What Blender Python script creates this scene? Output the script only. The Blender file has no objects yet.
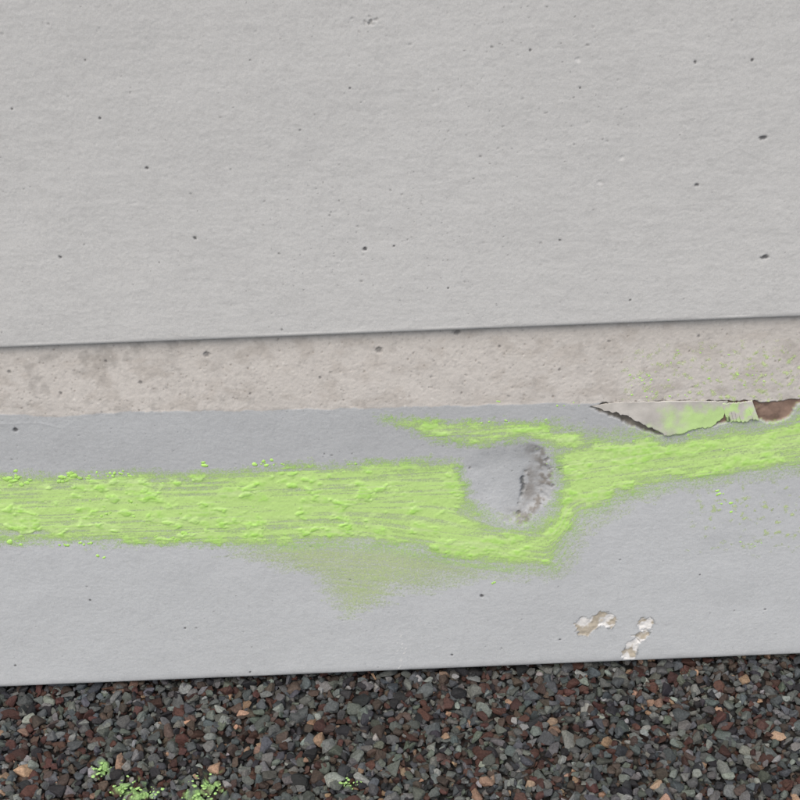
import bpy, bmesh, math, numpy as np
from mathutils import Matrix, Vector
rng=np.random.default_rng(7)
sc=bpy.context.scene
# ------------------------------------------------------------ camera
PITCH=math.radians(35); ROLL=math.radians(2.25); CAM=np.array([0,-.856,.865]); F=400/math.tan(math.radians(15))
r0=np.array([1.,0,0]); u0=np.array([0,math.sin(PITCH),math.cos(PITCH)]); fw=np.array([0,math.cos(PITCH),-math.sin(PITCH)])
rr=r0*math.cos(ROLL)-u0*math.sin(ROLL); uu=u0*math.cos(ROLL)+r0*math.sin(ROLL)
cd=bpy.data.cameras.new("camera"); cam=bpy.data.objects.new("camera",cd); sc.collection.objects.link(cam)
M=Matrix.Identity(4)
for i in range(3):
    M[i][0]=rr[i]; M[i][1]=uu[i]; M[i][2]=-fw[i]; M[i][3]=CAM[i]
cam.matrix_world=M
cd.sensor_width=36; cd.lens=18/math.tan(math.radians(15)); cd.clip_end=1000; cd.clip_start=.02
sc.camera=cam
sc.view_settings.view_transform='Standard'; sc.view_settings.look='None'; sc.view_settings.exposure=0
def pixel_to_wall(u,v):
    """image pixel cast through the camera -> (x,z) in metres on the wall face (y=0)"""
    d=fw+rr*(u-400)/F-uu*(v-400)/F
    t=-CAM[1]/d[1]; p=CAM+d*t
    return p[0],p[2]
GZ=-.010
def pixel_to_ground(u,v):  # image pixel cast through the camera onto the gravel plane
    d=fw+rr*(u-400)/F-uu*(v-400)/F
    t=(GZ-CAM[2])/d[2]; p=CAM+d*t
    return p[0],p[1]
def poly(pts): return np.array([pixel_to_wall(*p) for p in pts])
# ------------------------------------------------------------ noise
TAB=np.random.default_rng(3).random((8,256,256))
def vn(x,y,s=0):
    T=TAB[s%8]; ca,sa=math.cos(.6+s*.9),math.sin(.6+s*.9)
    x,y=x*ca-y*sa+17.3*s,x*sa+y*ca+9.1*s
    xi=np.floor(x).astype(int); yi=np.floor(y).astype(int); fx=x-xi; fy=y-yi
    fx=fx*fx*(3-2*fx); fy=fy*fy*(3-2*fy)
    a=T[xi&255,yi&255]; b=T[(xi+1)&255,yi&255]; c=T[xi&255,(yi+1)&255]; d=T[(xi+1)&255,(yi+1)&255]
    return (a*(1-fx)+b*fx)*(1-fy)+(c*(1-fx)+d*fx)*fy
def fbm(x,y,s=0,o=4):
    r=0;a=.5;n=0
    for i in range(o):
        r=r+a*vn(x*2**i,y*2**i,s+i); n+=a; a*=.5
    return r/n
def ss(a,b,x):
    t=np.clip((x-a)/(b-a),0,1); return t*t*(3-2*t)
def sdist(P,x,z):
    d=np.full(x.shape,1e9); ins=np.zeros(x.shape,bool); n=len(P)
    for i in range(n):
        ax,az=P[i]; bx,bz=P[(i+1)%n]; ex,ez=bx-ax,bz-az
        t=np.clip(((x-ax)*ex+(z-az)*ez)/(ex*ex+ez*ez+1e-12),0,1)
        d=np.minimum(d,(x-ax-t*ex)**2+(z-az-t*ez)**2)
        c=((az>z)!=(bz>z))&(x<(ex)*(z-az)/(ez+1e-12)+ax)
        ins^=c
    d=np.sqrt(d); return np.where(ins,d,-d)
def make_mesh(name,V,Fc,attrs={},smooth=True,parent=None,mat=None,extra=[]):
    me=bpy.data.meshes.new(name); nF=len(Fc); k=Fc.shape[1]
    me.vertices.add(len(V)); me.vertices.foreach_set("co",V.astype(np.float32).ravel())
    nl=nF*k+sum(len(e) for e in extra)
    me.loops.add(nl); me.polygons.add(nF+len(extra))
    li=np.concatenate([Fc.ravel()]+[np.array(e) for e in extra]) if extra else Fc.ravel()
    me.loops.foreach_set("vertex_index",li.astype(np.int32))
    ls=list(range(0,nF*k,k)); q=nF*k
    for e in extra: ls.append(q); q+=len(e)
    me.polygons.foreach_set("loop_start",np.array(ls,np.int32))
    me.polygons.foreach_set("use_smooth",np.full(nF+len(extra),smooth))
    me.update(calc_edges=True)
    for n,a in attrs.items():
        if a.ndim==2:
            at=me.attributes.new(n,'FLOAT_COLOR','POINT')
            c=np.ones((len(V),4),np.float32); c[:,:3]=a; at.data.foreach_set("color",c.ravel())
        else:
            at=me.attributes.new(n,'FLOAT','POINT'); at.data.foreach_set("value",a.astype(np.float32))
    ob=bpy.data.objects.new(name,me); sc.collection.objects.link(ob)
    if parent: ob.parent=parent
    if mat: me.materials.append(mat)
    return ob
# ------------------------------------------------------------ materials
class NT:
    def __init__(s,name):
        s.m=bpy.data.materials.new(name); s.m.use_nodes=True; s.t=s.m.node_tree; s.n=s.t.nodes; s.b=s.n["Principled BSDF"]
        s.tc=s.n.new("ShaderNodeTexCoord"); s.out=s.n["Material Output"]
    def l(s,a,b): s.t.links.new(a,b)
    def attr(s,nm):
        a=s.n.new("ShaderNodeAttribute"); a.attribute_name=nm; return a
    def noise(s,scale,detail=4,vec=None,rough=.55):
        n=s.n.new("ShaderNodeTexNoise"); n.inputs['Scale'].default_value=scale; n.inputs['Detail'].default_value=detail; n.inputs['Roughness'].default_value=rough
        s.l(vec or s.tc.outputs['Object'],n.inputs['Vector']); return n.outputs['Fac']
    def mr(s,x,a,b,c,d):
        n=s.n.new("ShaderNodeMapRange"); n.inputs[1].default_value=a;n.inputs[2].default_value=b;n.inputs[3].default_value=c;n.inputs[4].default_value=d
        s.l(x,n.inputs[0]); return n.outputs[0]
    def math(s,op,a,b):
        n=s.n.new("ShaderNodeMath"); n.operation=op
        for i,x in enumerate((a,b)):
            if isinstance(x,(int,float)): n.inputs[i].default_value=x
            else: s.l(x,n.inputs[i])
        return n.outputs[0]
    def mul(s,col,f):
        n=s.n.new("ShaderNodeVectorMath"); n.operation='SCALE'; s.l(col,n.inputs[0])
        if isinstance(f,(int,float)): n.inputs['Scale'].default_value=f
        else: s.l(f,n.inputs['Scale'])
        return n.outputs[0]
    def bump(s,h,dist,st=1,nrm=None):
        n=s.n.new("ShaderNodeBump"); n.inputs['Distance'].default_value=dist; n.inputs['Strength'].default_value=st; s.l(h,n.inputs['Height'])
        return n.outputs[0]
w=NT("painted_concrete"); a=w.attr("Col"); grit=w.attr("grit")
n1=w.noise(1100,1.5)
f=w.mr(n1,.25,.75,.92,1.08)
gf=w.math('SUBTRACT',1.0,w.math('MULTIPLY',grit.outputs['Fac'],w.mr(n1,.56,.74,0,.22)))
f=w.math('MULTIPLY',f,gf)
w.l(w.mul(a.outputs['Color'],f),w.b.inputs['Base Color']); w.b.inputs['Roughness'].default_value=.8
w.b.inputs['Specular IOR Level'].default_value=.15
WALL=w.m
g=NT("green_chalky_paint"); a=g.attr("Col"); cv=g.attr("cov")
fn=g.noise(520,3)
al=g.mr(g.math('SUBTRACT',cv.outputs['Fac'],g.mr(fn,.3,.7,0,.42)),-.22,.48,0,1)
f=g.mr(fn,.3,.7,.94,1.05)
g.l(g.mul(a.outputs['Color'],f),g.b.inputs['Base Color']); g.b.inputs['Roughness'].default_value=.95; g.b.inputs['Specular IOR Level'].default_value=.03
g.l(al,g.b.inputs['Alpha'])
GREEN=g.m
s=NT("stone_chips"); a=s.attr("Col")
nz=s.noise(700,2)
s.l(s.mul(a.outputs['Color'],s.mr(nz,.3,.7,.7,1.3)),s.b.inputs['Base Color']); s.b.inputs['Roughness'].default_value=.75; s.b.inputs['Specular IOR Level'].default_value=.3
s.l(s.bump(nz,.0008,.6),s.b.inputs['Normal']); STONE=s.m
s=NT("gravel_ground"); v=s.n.new("ShaderNodeTexVoronoi"); v.inputs['Scale'].default_value=130; s.l(s.tc.outputs['Object'],v.inputs['Vector'])
sp=s.n.new("ShaderNodeSeparateColor"); s.l(v.outputs['Color'],sp.inputs[0])
rp=s.n.new("ShaderNodeValToRGB"); s.l(sp.outputs[0],rp.inputs[0]); e=rp.color_ramp; e.interpolation='CONSTANT'
e.elements[0].color=(.02,.02,.022,1); e.elements[1].position=.25; e.elements[1].color=(.06,.065,.068,1)
for p,c in ((.5,(.05,.027,.022,1)),(.68,(.09,.09,.088,1)),(.82,(.04,.035,.03,1)),(.95,(.2,.13,.09,1))):
    q=e.elements.new(p); q.color=c
s.l(s.mul(rp.outputs[0],s.mr(v.outputs['Distance'],.3,.7,1,.25)),s.b.inputs['Base Color'])
s.b.inputs['Roughness'].default_value=.8
s.l(s.bump(s.mr(v.outputs['Distance'],0,.7,1,0),.006,.8),s.b.inputs['Normal']); GROUND=s.m
# ------------------------------------------------------------ wall grid
ZL=pixel_to_wall(400,334)[1]; ZBOT=pixel_to_wall(400,671.5)[1]
xs=np.arange(-.35,.3501,.0006)
ext=.35+np.cumsum(.0012*1.16**np.arange(1,42)); ext=ext[ext<4]
X=np.concatenate([-ext[::-1],xs,ext])
Y0=[];Z0=[];kind=[]
def row(y,z,k): Y0.append(y);Z0.append(z);kind.append(k)
for y in (.2,.12,.06,.02,.008): row(y,ZBOT,0)
for t in np.linspace(0,math.pi/2,6): row(.003-.003*math.sin(t),ZBOT+.003-.003*math.cos(t),0)
for z in np.arange(ZBOT+.0037,ZL-.0008,.0007): row(0,z,1)
row(0,ZL-.0002,1)
for y in (.0062,.0052,.0044): row(y,ZL,2)
for t in np.linspace(0,math.pi/2,9): row(.0036-.0036*math.sin(t),ZL+.0036-.0036*math.cos(t),2)
for z in np.arange(ZL+.0042,.60,.0007): row(0,z,3)
z=.60;d=.001
while z<1.05: row(0,z,3); d*=1.2; z+=d
for y,z in ((.003,1.06),(.01,1.063),(.19,1.063),(.2,1.055),(.2,.5)): row(y,z,4)
Y0=np.array(Y0);Z0=np.array(Z0);kind=np.array(kind)
R,C=len(Y0),len(X)
XX=np.repeat(X[None],R,0); YY=np.repeat(Y0[:,None],C,1); ZZ=np.repeat(Z0[:,None],C,1); K=np.repeat(kind[:,None],C,1)
plx=poly([(-40,416),(0,415),(60,416),(120,412),(200,412),(300,410),(390,408),(500,405),(600,403),(700,402),(800,401),(840,400)])
zb=np.interp(X,plx[:,0],plx[:,1])
zb=zb+(fbm(X*60,X*0,1,4)-.5)*.004+(fbm(X*400,X*0,2,2)-.5)*.0012
ZBD=np.repeat(zb[None],R,0)
dz=ZZ-ZBD
isStrip=(K==1)&(dz>0)
H=np.zeros((R,C))
rec=.0004*ss(-.0003,.0010,dz)+np.clip(dz/(ZL-ZBD),0,1)*.0056
H=np.where(K==1,-np.where(dz>-.0004,rec,0),H)
n_big=fbm(XX*25,ZZ*25,1,3)-.5; n_mid=fbm(XX*130,ZZ*150,2,3)-.5; n_f=fbm(XX*600,ZZ*700,4,2)-.5
wgt=np.where((K==1)|(K==3),1.,0.)
H+=wgt*(n_big*.0008+n_mid*.00014+n_f*.00018)
wn=rng.normal(size=(R,C))
H+=wgt*wn*.000020
H+=np.where(isStrip,n_f*.00012+(fbm(XX*250,ZZ*250,5,2)-.5)*.00012+wn*.00002,0)
H+=np.where(K==3,(fbm(XX*60+ZZ*25,ZZ*230,6,2)-.5)*.00016,0)
PAN=np.array([.638,.645,.630]); STR=np.array([.622,.597,.556]); PLI=np.array([.590,.615,.625])
Cc=np.zeros((R,C,3))
Cc[:]=PAN
t=ss(-.0003,.0005,dz)[...,None]
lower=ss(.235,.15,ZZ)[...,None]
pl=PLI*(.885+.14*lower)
mot=(fbm(XX*18,ZZ*40,6,4)-.5)[...,None]
pl=pl*(1+.10*mot)
pl=pl*(1-.05*ss(.5,.8,fbm(XX*300,ZZ*300,3,3))[...,None])
strc=STR*(1+.16*(fbm(XX*40,ZZ*60,3,4)-.5)[...,None])
strc=strc*(1-.10*ss(.5,.8,fbm(XX*300,ZZ*300,1,2))[...,None])
strc=strc*(1-.12*ss(.5,.75,fbm(XX*70,ZZ*110,6,4))[...,None]*np.array([.9,1,1.1]))
k1=(K<=1)[...,None]
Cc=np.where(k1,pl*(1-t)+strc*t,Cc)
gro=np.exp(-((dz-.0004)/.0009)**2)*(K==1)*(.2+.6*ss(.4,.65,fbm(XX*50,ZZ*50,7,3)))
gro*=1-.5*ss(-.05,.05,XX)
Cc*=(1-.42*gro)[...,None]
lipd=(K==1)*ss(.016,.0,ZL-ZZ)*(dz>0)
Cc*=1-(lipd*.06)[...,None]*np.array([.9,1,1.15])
grime=(K==1)*(dz>-.002)*ss(.55,.75,fbm(XX*90,ZZ*90,5,4))*ss(.02,-.02,XX+.12)*.2
Cc*=(1-grime)[...,None]
pm=(1+.07*(fbm(XX*9,ZZ*14,2,4)-.5)[...,None])*(1-.03*ss(.36,.55,ZZ))[...,None]*(1-.06*ss(.5,.8,fbm(XX*300,ZZ*320,7,3)))[...,None]
pm=pm*(1+.05*(fbm(XX*60,ZZ*90,5,4)-.5))[...,None]
Cc=np.where((K>=2)[...,None],Cc*pm,Cc)
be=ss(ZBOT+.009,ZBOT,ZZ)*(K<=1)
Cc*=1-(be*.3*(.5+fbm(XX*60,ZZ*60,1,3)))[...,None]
Cc*=(1+.015*rng.normal(size=(R,C)))[...,None]
grit_a=np.where(isStrip,1.,0.)*ss(0,.001,dz)
def win(x,z,rad):
    c0,c1=np.searchsorted(X,[x-rad,x+rad]); r_=np.where((Z0>z-rad)&(Z0<z+rad)&((kind==1)|(kind==3)))[0]
    if len(r_)==0 or c1<=c0: return None
    return slice(r_[0],r_[-1]+1),slice(c0,c1)
def pit(x,z,r,dep=1.,dark=.8,col=(.06,.06,.065),el=1.,ang=0.,rag=.5):
    wd=win(x,z,r*2.2*el+.001)
    if wd is None: return
    dx=XX[wd]-x; dzz=ZZ[wd]-z
    a_=dx*math.cos(ang)+dzz*math.sin(ang); b_=-dx*math.sin(ang)+dzz*math.cos(ang)
    dd=np.sqrt((a_/el)**2+(b_)**2)/r+(vn(XX[wd]*900,ZZ[wd]*900,int(r*1e5)%8)-.5)*rag
    m=ss(1.25,.5,dd)
    H[wd]-=m*r*dep; Cc[wd]=Cc[wd]*(1-dark*m[...,None])+np.array(col)*dark*m[...,None]
P=lambda u,v:pixel_to_wall(u,v)
for u,v,r,el in [(195,238,1.3,1),(365,249,1.5,1.2),(765,257,1.7,1.8),(763,138,1.5,1.8),(60,257,1.2,1),(695,62,1.1,1),(147,168,1.3,1),(697,185,1.3,1.2),(580,88,.9,1),(394,246,.8,1),(12,109,.9,1),(282,330,1,1),(350,88,.8,1),(300,130,.8,1),(100,118,.9,1),(752,60,1,1),(630,300,.8,1),(530,50,.8,1),(250,60,.7,1),(85,60,.7,1),(448,288,.8,1),(560,240,.8,1),
                 (206,358,2.2,1.1),(379,354,2.3,1.3),(457,337,2.0,1.5),(60,395,1.4,1),(140,385,1.4,1),(105,365,1.1,1),(320,380,1.1,1),(500,350,1.1,1),(700,340,1.1,1),(15,430,1.9,1),(8,375,1.4,1),(250,395,1.1,1),(560,372,1.1,1),(610,345,1.1,1.3),
                 (482,596,1.6,1),(185,628,1,1),(452,655,1.2,1),(350,580,.9,1),(700,575,.9,1),(560,640,1,1),(250,672,1,1),(90,600,.9,1),(620,560,.8,1),(15,665,1,1),(765,610,.9,1)]:
    x,z=P(u,v); pit(x,z,r*.001,.4,.85 if v<330 or v>420 else .6,(.06,.06,.065),el=el,ang=.2,rag=.6)
for u,v in [(622,158),(600,183),(578,60)]:
    x,z=P(u,v); pit(x,z,.0018,.2,.4,(.78,.78,.76))
for i in range(16):
    x,z=P(373+rng.normal()*5,21+rng.normal()*2); pit(x,z,.0006,.5,.35,(.3,.3,.29),2,-.5)
n=0
while n<1700:
    x=rng.uniform(-.34,.34); z=rng.uniform(.0,.6)
    c=float(fbm(np.array([x*11]),np.array([z*11]),3,3)[0])
    if rng.random()>ss(.42,.66,np.array([c]))[0]*.90+.10: continue
    below=z<zb[np.searchsorted(X,x)]
    inst=(not below) and z<ZL
    if below and rng.random()<.45: continue
    r=.00036+.0005*rng.random()**6+(.0002 if inst else 0)
    pit(x,z,r,.3,rng.uniform(.12,.65)*(.7 if inst else 1),(.14,.14,.14),el=rng.uniform(1,1.7),ang=rng.uniform(-.6,.6)); n+=1
for i in range(420):
    x=rng.uniform(-.3,.3); zz=rng.uniform(0,1); b=np.interp(x,X,zb); z=b+(ZL-b)*zz
    if rng.random()<.75: pit(x,z,rng.uniform(.0004,.0009),.4,rng.uniform(.2,.55),(.17,.14,.115))
    else: pit(x,z,rng.uniform(.0005,.0012),-.1,.4,(.8,.78,.73))
for i in range(14):
    x,z=P(400+rng.normal()*4,655+rng.normal()*8); pit(x,z,.0005,-.2,.7,(.85,.85,.83),2.5,1.0)
# ---- knot-like dent in the plinth
dent=poly([(462,466),(478,450),(518,441),(545,447),(554,468),(551,498),(524,526),(494,520),(470,498)])
dc=np.array(P(508,485))
sd=sdist(dent,XX,ZZ)+(fbm(XX*90,ZZ*90,2,3)-.5)*.005
right=ss(dc[0]-.006,dc[0]+.026,XX-.2*(ZZ-dc[1]))
inside=ss(-.003,.020,sd)*(K==1)
steep=ss(-.001,.009,sd)*right*(K==1)
H-=inside*.0018+steep*.0022
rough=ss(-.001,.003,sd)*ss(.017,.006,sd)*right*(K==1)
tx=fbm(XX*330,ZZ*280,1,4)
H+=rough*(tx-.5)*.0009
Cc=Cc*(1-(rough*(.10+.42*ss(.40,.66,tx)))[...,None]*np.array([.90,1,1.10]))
cx,cz=P(523,490)
crk=XX-cx-(fbm(ZZ*130,XX*0,4,4)-.5)*.008-.15*(ZZ-cz)
cm=np.exp(-(crk/.0013)**2)*ss(.021,.008,np.abs(ZZ-cz))*(K==1)*(.3+1.0*ss(.38,.58,fbm(XX*60,ZZ*220,2,2)))
H-=cm*.0013
Cc*=(1-np.clip(cm,0,1)*.6)[...,None]*np.array([1,1,1])
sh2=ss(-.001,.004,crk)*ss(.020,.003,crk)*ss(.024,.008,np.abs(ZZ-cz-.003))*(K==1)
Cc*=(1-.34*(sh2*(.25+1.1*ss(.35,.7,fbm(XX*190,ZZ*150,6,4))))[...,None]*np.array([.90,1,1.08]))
for u,v,r in [(519,515,1.6),(526,474,1.2),(547,460,1.6),(553,486,1.2),(560,470,1.2),(470,468,1.0)]:
    x,z=P(u,v); pit(x,z,r*.001,.5,.5,(.13,.105,.085),1.6,1.2,.9)
for (u0_,v0_),(u1_,v1_) in [((548,470),(566,466)),((566,466),(585,474))]:
    for q in np.linspace(0,1,12):
        x,z=P(u0_+(u1_-u0_)*q,v0_+(v1_-v0_)*q+rng.normal()*.8); pit(x,z,.0006,.6,.5,(.2,.17,.12))
# ---- cavity where the render has peeled away; left wedge is painted-in flake shadow
cav_shadow=poly([(588,407),(606,403),(640,402),(700,401),(755,401),(759,403),(800,399),(860,397),(860,404),(797,405),(790,418),(772,424),(757,420),(735,420),(714,427),(690,430),(668,435),(655,436),(640,430),(615,419)])
sc_=sdist(cav_shadow,XX,ZZ)+(fbm(XX*260,ZZ*260,5,3)-.5)*.003
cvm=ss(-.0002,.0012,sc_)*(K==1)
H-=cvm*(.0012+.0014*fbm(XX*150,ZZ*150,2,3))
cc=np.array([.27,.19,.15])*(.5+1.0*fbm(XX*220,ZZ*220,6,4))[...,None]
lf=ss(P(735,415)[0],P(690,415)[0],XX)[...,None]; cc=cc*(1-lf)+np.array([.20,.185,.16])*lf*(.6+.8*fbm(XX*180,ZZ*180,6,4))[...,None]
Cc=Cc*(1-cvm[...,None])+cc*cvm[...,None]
for pts in [[(575,624),(580,618),(590,619),(600,613),(614,614),(617,620),(612,629),(602,626),(592,631),(588,637),(579,635)],
            [(638,626),(641,619),(650,619),(654,624),(647,630),(641,633)],
            [(634,636),(641,632),(650,631),(646,640),(640,643)],
            [(622,656),(627,644),(634,638),(638,643),(636,650),(633,661),(627,661)]]:
    s_=sdist(poly(pts),XX,ZZ)+(fbm(XX*380,ZZ*380,3,3)-.5)*.005+.0006
    m=ss(0,.0007,s_)*(K==1); H-=m*.0009*(.2+1.6*fbm(XX*200,ZZ*200,5,2))
    q=ss(.38,.56,fbm(XX*160,ZZ*160,4,3))[...,None]
    cq=np.array([.87,.865,.84])*q+np.array([.52,.47,.38])*(1-q)
    Cc=Cc*(1-m[...,None])+cq*(.88+.25*fbm(XX*450,ZZ*450,4,2))[...,None]*m[...,None]
    rm=np.exp(-((s_+.0003)/.0006)**2)*(K==1)*ss(.4,.6,fbm(XX*120,ZZ*120,2,2)); Cc*=(1-.5*rm)[...,None]
lx=poly([(0,424),(40,423),(62,428),(75,421),(95,419)])
lm=np.exp(-(np.abs(ZZ-np.interp(XX,lx[:,0],lx[:,1]))/.0008)**2)*ss(lx[-1,0],lx[-1,0]-.03,XX)*(K==1); Cc*=(1+.06*lm)[...,None]; H+=lm*.00014
YF=YY-H
TW=.0030*np.clip(XX,-.5,.5)*ss(.16,.0,ZZ)*(K<=1)      # the skirt is not quite parallel to the lip
V=np.stack([XX,YF,ZZ+TW],-1)
idx=np.arange(R*C).reshape(R,C)
Q=np.stack([idx[:-1,:-1],idx[:-1,1:],idx[1:,1:],idx[1:,:-1]],-1).reshape(-1,4)
wall=bpy.data.objects.new("concrete_wall",None); sc.collection.objects.link(wall)
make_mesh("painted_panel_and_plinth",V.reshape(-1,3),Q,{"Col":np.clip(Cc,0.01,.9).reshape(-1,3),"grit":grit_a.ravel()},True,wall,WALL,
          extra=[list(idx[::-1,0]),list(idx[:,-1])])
# ------------------------------------------------------------ green smear
core=poly([(-90,475),(0,473),(60,475),(120,473),(200,472),(300,466),(400,462),(455,461),(462,480),(473,503),(498,522),(522,529),(549,514),(559,490),(559,468),(552,448),(520,438),(480,445),(440,440),(410,430),(380,420),(440,420),(500,422),(560,425),(600,437),(650,433),(668,440),(700,432),(740,425),(770,426),(790,421),(800,406),(870,398),(870,458),(800,466),(740,474),(680,484),(620,497),(585,514),(568,541),(554,567),(510,570),(460,562),(400,548),(330,543),(250,546),(180,545),(100,543),(0,541),(-90,540)])
faint=poly([(200,540),(330,533),(470,553),(540,568),(480,578),(400,586),(366,606),(350,612),(338,600),(322,580),(270,560)])
rs=np.where((kind==1))[0]; rs=slice(rs[0],rs[-1]+1)
x=XX[rs]; z=ZZ[rs]
s1_=sdist(core,x,z); s2_=sdist(faint,x,z)
x560=P(560,480)[0]; x330=P(330,520)[0]; zc=P(400,505)[1]
gz=.14*np.log1p(np.exp((x-x560)/.015))*.015
gz=gz-.20*np.clip(x-x330,0,.17)*ss(zc+.01,zc-.03,z)*ss(x560+.02,x560-.01,x)
zp=z-gz
str1=fbm(x*15,zp*330,1,5); str2=fbm(x*24,zp*760,3,4); blot=fbm(x*80,z*110,5,4); blot2=fbm(x*260,z*300,2,3); lump=fbm(x*170,z*230,7,3)
soft=.0045+.010*ss(x330-.02,x560-.08,x)*ss(zc,zc-.02,z)+.006*ss(x560-.02,x560+.05,x)
e=s1_+(str1-.5)*.012+(blot2-.5)*.009+(blot-.5)*.006
cov=ss(-soft*1.2,soft*1.5,e)*(.70+.32*ss(0,.014,s1_))
cov*=1-.56*ss(.48,.70,str1)*ss(.036,.0,s1_)
cov*=1-.42*ss(.47,.68,str2)
cov*=1-.25*ss(.55,.42,blot)
cov=cov+.34*ss(.52,.66,blot)*ss(.0,.010,s1_)
cov=np.maximum(cov,.38*ss(-.012,.020,s2_+(str1-.5)*.020+(blot-.5)*.012)*(1-.4*ss(.5,.7,str2)))
xr=P(690,500)[0]; dust=ss(.64,.82,fbm(x*220,z*220,6,3))*ss(xr-.01,xr+.03,x)*ss(.05,.01,np.abs(z-P(740,515)[1]))*.5*(z<zb[0])
xs2=P(610,380)[0]; dust2=ss(.60,.82,fbm(x*330,z*330,7,3))*ss(xs2,xs2+.05,x)*ss(.036,.010,np.abs(z-P(700,384)[1]))*.62
cov=np.maximum(cov,np.maximum(dust,dust2))
cov=cov*(1-cvm[rs]*.85)
cov=np.clip(cov,0,1)
lm_=ss(.56,.66,lump)*ss(.47,.6,blot)*ss(.002,.008,s1_)*(1-.6*ss(x330,x560,x))
thick=.00012+cov*(.00010+.00022*ss(.5,.75,blot)+.00006*(str1-.4)+.00016*ss(.55,.8,blot2))+lm_*.00045
cov=np.maximum(cov,lm_*.9)
col=np.array([.600,.868,.300])[None,None]*np.ones(x.shape+(1,))
dense=np.clip(ss(.48,.68,blot)*ss(.42,.6,blot2)*.6+lm_*.6,0,1)[...,None]
col=col*(1-dense)+np.array([.47,.83,.18])*dense
pale=ss(.42,.72,str2)[...,None]; col=col*(1-.4*pale)+np.array([.74,.88,.50])*.4*pale
fy=ss(-.001,-.01,s1_)[...,None]; col=col*(1-fy*.6)+np.array([.70,.77,.46])*fy*.6
Vg=np.stack([x,YF[rs]-thick,z+TW[rs]],-1)
ok=cov>.03
rr_,cc_=x.shape; id2=np.arange(rr_*cc_).reshape(rr_,cc_)
fok=ok[:-1,:-1]|ok[1:,1:]|ok[:-1,1:]|ok[1:,:-1]
fok&=(np.abs(x[:-1,:-1])<.5)
Qg=np.stack([id2[:-1,:-1],id2[:-1,1:],id2[1:,1:],id2[1:,:-1]],-1)[fok]
used=np.unique(Qg); remap=np.zeros(rr_*cc_,int); remap[used]=np.arange(len(used))
Vs=Vg.reshape(-1,3)[used]; Fs=remap[Qg]
smear=bpy.data.objects.new("green_paint_smear",None); sc.collection.objects.link(smear)
make_mesh("smeared_layer",Vs,Fs,{"Col":col.reshape(-1,3)[used],"cov":cov.reshape(-1)[used]},True,smear,GREEN)
def ico(sub):
    bm=bmesh.new(); bmesh.ops.create_icosphere(bm,subdivisions=sub,radius=1); bm.verts.ensure_lookup_table()
    v=np.array([q.co[:] for q in bm.verts]); f_=np.array([[q.index for q in t.verts] for t in bm.faces]); bm.free(); return v,f_
IV,IF=ico(2)
def crumbs(name,places,parent,flat_axis,colr=(.50,.83,.21),flat=.3):
    VV=[];FF=[];CC=[];o=0
    for (px,py,pz,r) in places:
        v=IV*(1+.9*(fbm(IV[:,0]*1.7+px*500+9,IV[:,1]*1.7+IV[:,2]*1.3+pz*500,2,2)-.5))[:,None]
        sc3=np.array([rng.uniform(.6,1.6),rng.uniform(.6,1.2),rng.uniform(.6,1.1)])*r; sc3[flat_axis]*=flat
        an=rng.uniform(-.6,.6); v=v*sc3
        a0,b0=(0,2) if flat_axis==1 else (0,1)
        va=v[:,a0]*math.cos(an)-v[:,b0]*math.sin(an); vb=v[:,a0]*math.sin(an)+v[:,b0]*math.cos(an); v=v.copy(); v[:,a0]=va; v[:,b0]=vb
        VV.append(v+np.array([px,py,pz])); FF.append(IF+o); o+=len(v)
        CC.append(np.tile(np.array(colr)*rng.uniform(.88,1.1),(len(v),1)))
    VV=np.concatenate(VV);make_mesh(name,VV,np.concatenate(FF),{"Col":np.concatenate(CC),"cov":np.ones(len(VV))*1.5},True,parent,GREEN)
def wally(x,z):
    c=min(np.searchsorted(X,x),C-1); rws=np.where(kind==1)[0]; r_=rws[np.argmin(np.abs(Z0[rws]-z))]; return YF[r_,c]
pl_=[]
def addc(u,v,r):
    x_,z_=P(u,v); pl_.append((x_,wally(x_,z_),z_,r*.001))
for u,v,n_,su,sv,r in [(70,477,24,16,3,1.9),(10,480,18,14,5,1.9),(115,475,12,9,3,1.7),(265,463,9,9,2,1.6),(178,538,9,7,3,2.0),(12,543,4,4,2,2.0),(65,546,4,6,1,1.6),(90,544,5,12,1.5,1.5),(102,557,2,3,1,1.8),(204,464,2,2,2,1.4),(220,520,50,90,12,1.0),(120,510,60,80,14,1.3),(400,500,16,50,18,.9),(500,421,8,40,4,1.0),(620,455,14,50,12,1.0),(720,440,22,45,12,1.1),(720,500,9,10,14,1.0),(750,545,4,12,6,.9),(720,492,2,3,3,2.0),(493,583,2,2,1,1.5),
                    (645,383,14,16,8,.9),(740,378,10,16,6,.9),(700,362,8,40,8,.7),(665,395,8,30,4,.9),(575,405,4,25,2,.8),(500,403,2,4,1,1.2),(180,480,14,80,3,1.0),(350,464,10,50,1.5,.9)]:
    for i in range(n_): addc(u+rng.normal()*su*.7,v+rng.normal()*sv*.7,r*rng.uniform(.35,1.1))
crumbs("paint_crumbs",pl_,smear,1)
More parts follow.
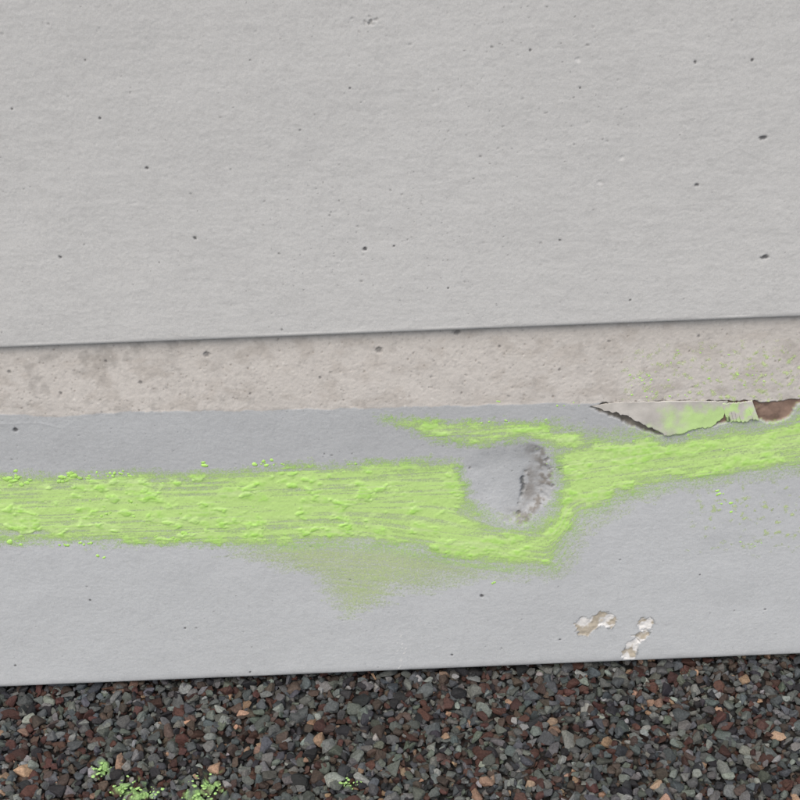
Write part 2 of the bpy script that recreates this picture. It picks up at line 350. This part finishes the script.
# ------------------------------------------------------------ peeling flakes (children of the wall)
def flake(name,top,bot,nu,nv,curl,col,green=None,lift0=.0003):
    top=poly(top); bot=poly(bot); U=np.linspace(0,1,nu); Vv=np.linspace(0,1,nv)
    def par(Pp):
        d_=np.r_[0,np.cumsum(np.hypot(*np.diff(Pp,axis=0).T))]; d_/=d_[-1]; return np.stack([np.interp(U,d_,Pp[:,0]),np.interp(U,d_,Pp[:,1])],-1)
    T=par(top);B=par(bot)
    B=B+np.stack([(fbm(U*30,U*0,1,3)-.5)*.003,(fbm(U*38,U*0,4,3)-.5)*.0045],-1)
    T=T+np.stack([U*0,(fbm(U*30,U*0,5,3)-.5)*.0015],-1)
    G=T[None]*(1-Vv[:,None,None])+B[None]*Vv[:,None,None]
    gx,gz=G[...,0],G[...,1]
    cu=curl(U)[None]*Vv[:,None]**1.6
    y=-lift0-cu-(fbm(gx*90,gz*90,3,3)-.5)*.0010
    n_=nu*nv; th=.0005
    front=np.stack([gx,y,gz],-1).reshape(-1,3); back=front+np.array([0,th,-.0001])
    ii=np.arange(n_).reshape(nv,nu)
    f1=np.stack([ii[1:,:-1],ii[1:,1:],ii[:-1,1:],ii[:-1,:-1]],-1).reshape(-1,4)
    f2=f1[:,::-1]+n_
    bd=np.concatenate([ii[0,:],ii[1:,-1],ii[-1,-2::-1],ii[-2:0:-1,0]]); b2_=np.roll(bd,-1)
    f3=np.stack([bd,b2_,b2_+n_,bd+n_],-1)
    c_=np.array(col)*(.80+.36*fbm(gx*160,gz*160,5,4))[...,None]
    if green is not None:
        gm=green(gx,gz)[...,None]; c_=c_*(1-gm)+np.array([.58,.84,.32])*gm
    c2=np.concatenate([c_.reshape(-1,3),np.tile(np.array([.35,.30,.25]),(n_,1))])
    return make_mesh(name,np.concatenate([front,back]),np.concatenate([f1,f2,f3]),{"Col":c2,"grit":np.full(2*n_,.6)},True,wall,WALL)
gx0=P(664,420)[0]
flake("peeling_flake",[(592,406),(612,402),(650,401),(700,400),(728,401)],[(598,408),(622,413),(652,427),(668,435),(690,430),(712,427),(724,414)],120,24,
      lambda U:.0013*np.sin(np.pi*np.clip(U*1.05,0,1))**.8,(.615,.595,.55),
      lambda a_,b_:ss(gx0-.012,gx0+.020,a_+(fbm(a_*150,b_*150,1,3)-.5)*.04)*ss(P(700,404)[1]+.002,P(700,412)[1]-.002,b_+(fbm(a_*200,b_*200,2,3)-.5)*.016)*.9)
flake("peeling_flake_tip",[(722,403),(740,402),(752,400)],[(726,421),(742,421),(758,418)],50,16,lambda U:.0003+.0013*U,(.63,.61,.565),
      lambda a_,b_:.85*ss(.40,.60,fbm(a_*150,b_*150,3,3)))
# ------------------------------------------------------------ gravel
def chip_shapes(n_,bev):
    out=[]
    for i in range(n_):
        bm=bmesh.new(); k_=rng.integers(10,16)
        p=rng.normal(size=(k_,3)); p/=np.linalg.norm(p,axis=1)[:,None]; p*=rng.uniform(.8,1.08,(k_,1)); p*=np.array([1,rng.uniform(.65,.98),rng.uniform(.5,.8)])
        for q in p: bm.verts.new(q)
        r_=bmesh.ops.convex_hull(bm,input=bm.verts)
        bmesh.ops.delete(bm,geom=[g_ for g_ in r_['geom_interior'] if isinstance(g_,bmesh.types.BMVert)],context='VERTS')
        bmesh.ops.dissolve_limit(bm,angle_limit=.25,verts=bm.verts[:],edges=bm.edges[:])
        if bev: bmesh.ops.bevel(bm,geom=bm.edges[:],offset=.12,segments=1,profile=.5,affect='EDGES',clamp_overlap=True)
        bmesh.ops.triangulate(bm,faces=bm.faces[:]); bm.verts.ensure_lookup_table(); bm.verts.index_update()
        v=np.array([q.co[:] for q in bm.verts]); f_=np.array([[q.index for q in t.verts] for t in bm.faces]); bm.free(); out.append((v,f_))
    return out
pal=[((.100,.104,.100),25),((.066,.074,.078),21),((.024,.024,.027),11),((.060,.030,.024),14),((.064,.048,.039),13),((.27,.18,.125),2.5),((.19,.20,.19),6),((.080,.090,.076),8)]
pc=np.array([p[0] for p in pal]); pw=np.array([p[1] for p in pal],float); pw/=pw.sum()
gspots=[pixel_to_ground(u,v)+(r,) for u,v,r in [(102,774,.006),(125,792,.009),(145,797,.008),(210,792,.010),(350,788,.005),(200,799,.009)]]
def rotm(n_):
    a_=rng.uniform(0,2*np.pi,n_); b_=rng.normal(0,.33,n_); c_=rng.normal(0,.33,n_)
    ca,sa,cb,sb,c1,s1=np.cos(a_),np.sin(a_),np.cos(b_),np.sin(b_),np.cos(c_),np.sin(c_); z_=np.zeros(n_); o_=np.ones(n_)
    Rz=np.stack([ca,-sa,z_,sa,ca,z_,z_,z_,o_],-1).reshape(-1,3,3); Rx=np.stack([o_,z_,z_,z_,cb,-sb,z_,sb,cb],-1).reshape(-1,3,3); Ry=np.stack([c1,z_,s1,z_,o_,z_,-s1,z_,c1],-1).reshape(-1,3,3)
    return Rx@Ry@Rz
def scatter(x0,x1,y0,y1,cell,layers,hole=None):
    pts=[]
    for L,(zlo,zhi,smul) in enumerate(layers):
        gx,gy=np.meshgrid(np.arange(x0,x1,cell*smul),np.arange(y0,y1,cell*smul)); gx=gx.ravel()+rng.uniform(-.55,.55,gx.size)*cell*smul; gy=gy.ravel()+rng.uniform(-.55,.55,gy.size)*cell*smul
        r_=cell*smul*np.clip(rng.lognormal(-.48,.30,gx.size),.32,1.1); pts.append(np.stack([gx,gy,GZ+rng.uniform(zlo,zhi,gx.size),r_],-1))
    p=np.concatenate(pts)
    if hole: p=p[~((p[:,0]>hole[0])&(p[:,0]<hole[1])&(p[:,1]>hole[2]))]
    return p
def build(pts,shapes):
    VV=[];FF=[];CC=[];o=0; which=rng.integers(0,len(shapes),len(pts)); Rm=rotm(len(pts))
    ci=rng.choice(len(pal),len(pts),p=pw); colr=pc[ci]*rng.uniform(.65,1.4,(len(pts),1))*rng.uniform(.93,1.07,(len(pts),3))
    for s_ in range(len(shapes)):
        w_=np.where(which==s_)[0]; v,f_=shapes[s_]; n_=len(w_)
        if n_==0: continue
        vv=np.einsum('nij,kj->nki',Rm[w_],v)*pts[w_,3][:,None,None]; vv+=pts[w_,:3][:,None,:]
        FF.append((f_[None]+(o+np.arange(n_)*len(v))[:,None,None]).reshape(-1,3)); VV.append(vv.reshape(-1,3)); o+=n_*len(v)
        CC.append(np.repeat(colr[w_],len(v),0))
    return np.concatenate(VV),np.concatenate(FF),np.concatenate(CC)
near=scatter(-.36,.36,-.18,.02,.0064,[(-.003,-.001,1.),(-.001,.0015,1.0),(.001,.0025,1.35)])
far=scatter(-.9,.9,-.7,.02,.0095,[(-.004,0,1.),(-.001,.003,1.1)],hole=(-.36,.36,-.18))
v1,f1_,c1_=build(near,chip_shapes(40,True)); v2,f2_,c2_=build(far,chip_shapes(20,False))
Vg_=np.concatenate([v1,v2]); Cg=np.concatenate([c1_,c2_])
for gx_,gy_,r_ in gspots:
    d_=np.hypot(Vg_[:,0]-gx_,Vg_[:,1]-gy_)/r_+(fbm(Vg_[:,0]*300,Vg_[:,1]*300,3,2)-.5)*2.0
    m=(ss(1,.5,d_)*(Vg_[:,2]>GZ+.001)*.75)[:,None]; Cg=Cg*(1-m)+np.array([.34,.56,.20])*m
make_mesh("gravel",Vg_,np.concatenate([f1_,f2_+len(v1)]),{"Col":Cg},False,None,STONE)
pl_=[]
for gx_,gy_,r_ in gspots:
    for i in range(16): pl_.append((gx_+rng.normal()*r_*.7,gy_+rng.normal()*r_*.6,GZ+.0035+rng.uniform(0,.002),rng.uniform(.0005,.0013)))
crumbs("green_paint_debris",pl_,None,2,(.38,.60,.22),.6)
bm=bmesh.new(); bmesh.ops.create_grid(bm,x_segments=2,y_segments=2,size=300); me=bpy.data.meshes.new("ground"); bm.to_mesh(me); bm.free()
ob=bpy.data.objects.new("ground",me); ob.location=(0,0,GZ-.004); sc.collection.objects.link(ob); me.materials.append(GROUND)
# ------------------------------------------------------------ light
wd=bpy.data.worlds.new("World"); sc.world=wd; wd.use_nodes=True; nt=wd.node_tree
sk=nt.nodes.new("ShaderNodeTexSky"); sk.sky_type='NISHITA'; sk.sun_disc=False; sk.sun_elevation=math.radians(58); sk.sun_rotation=math.radians(200); sk.dust_density=4; sk.air_density=1; sk.ozone_density=1
nt.links.new(sk.outputs[0],nt.nodes["Background"].inputs[0]); nt.nodes["Background"].inputs[1].default_value=.148
sl=bpy.data.lights.new("sun","SUN"); sl.energy=1.5; sl.angle=math.radians(60); sl.color=(1,.94,.84)
so=bpy.data.objects.new("sun",sl); sc.collection.objects.link(so)
el=math.radians(58); az=math.radians(200)
dirv=Vector((math.sin(az)*math.cos(el),math.cos(az)*math.cos(el),math.sin(el)))
so.rotation_euler=dirv.to_track_quat('Z','Y').to_euler(); so.location=dirv*5
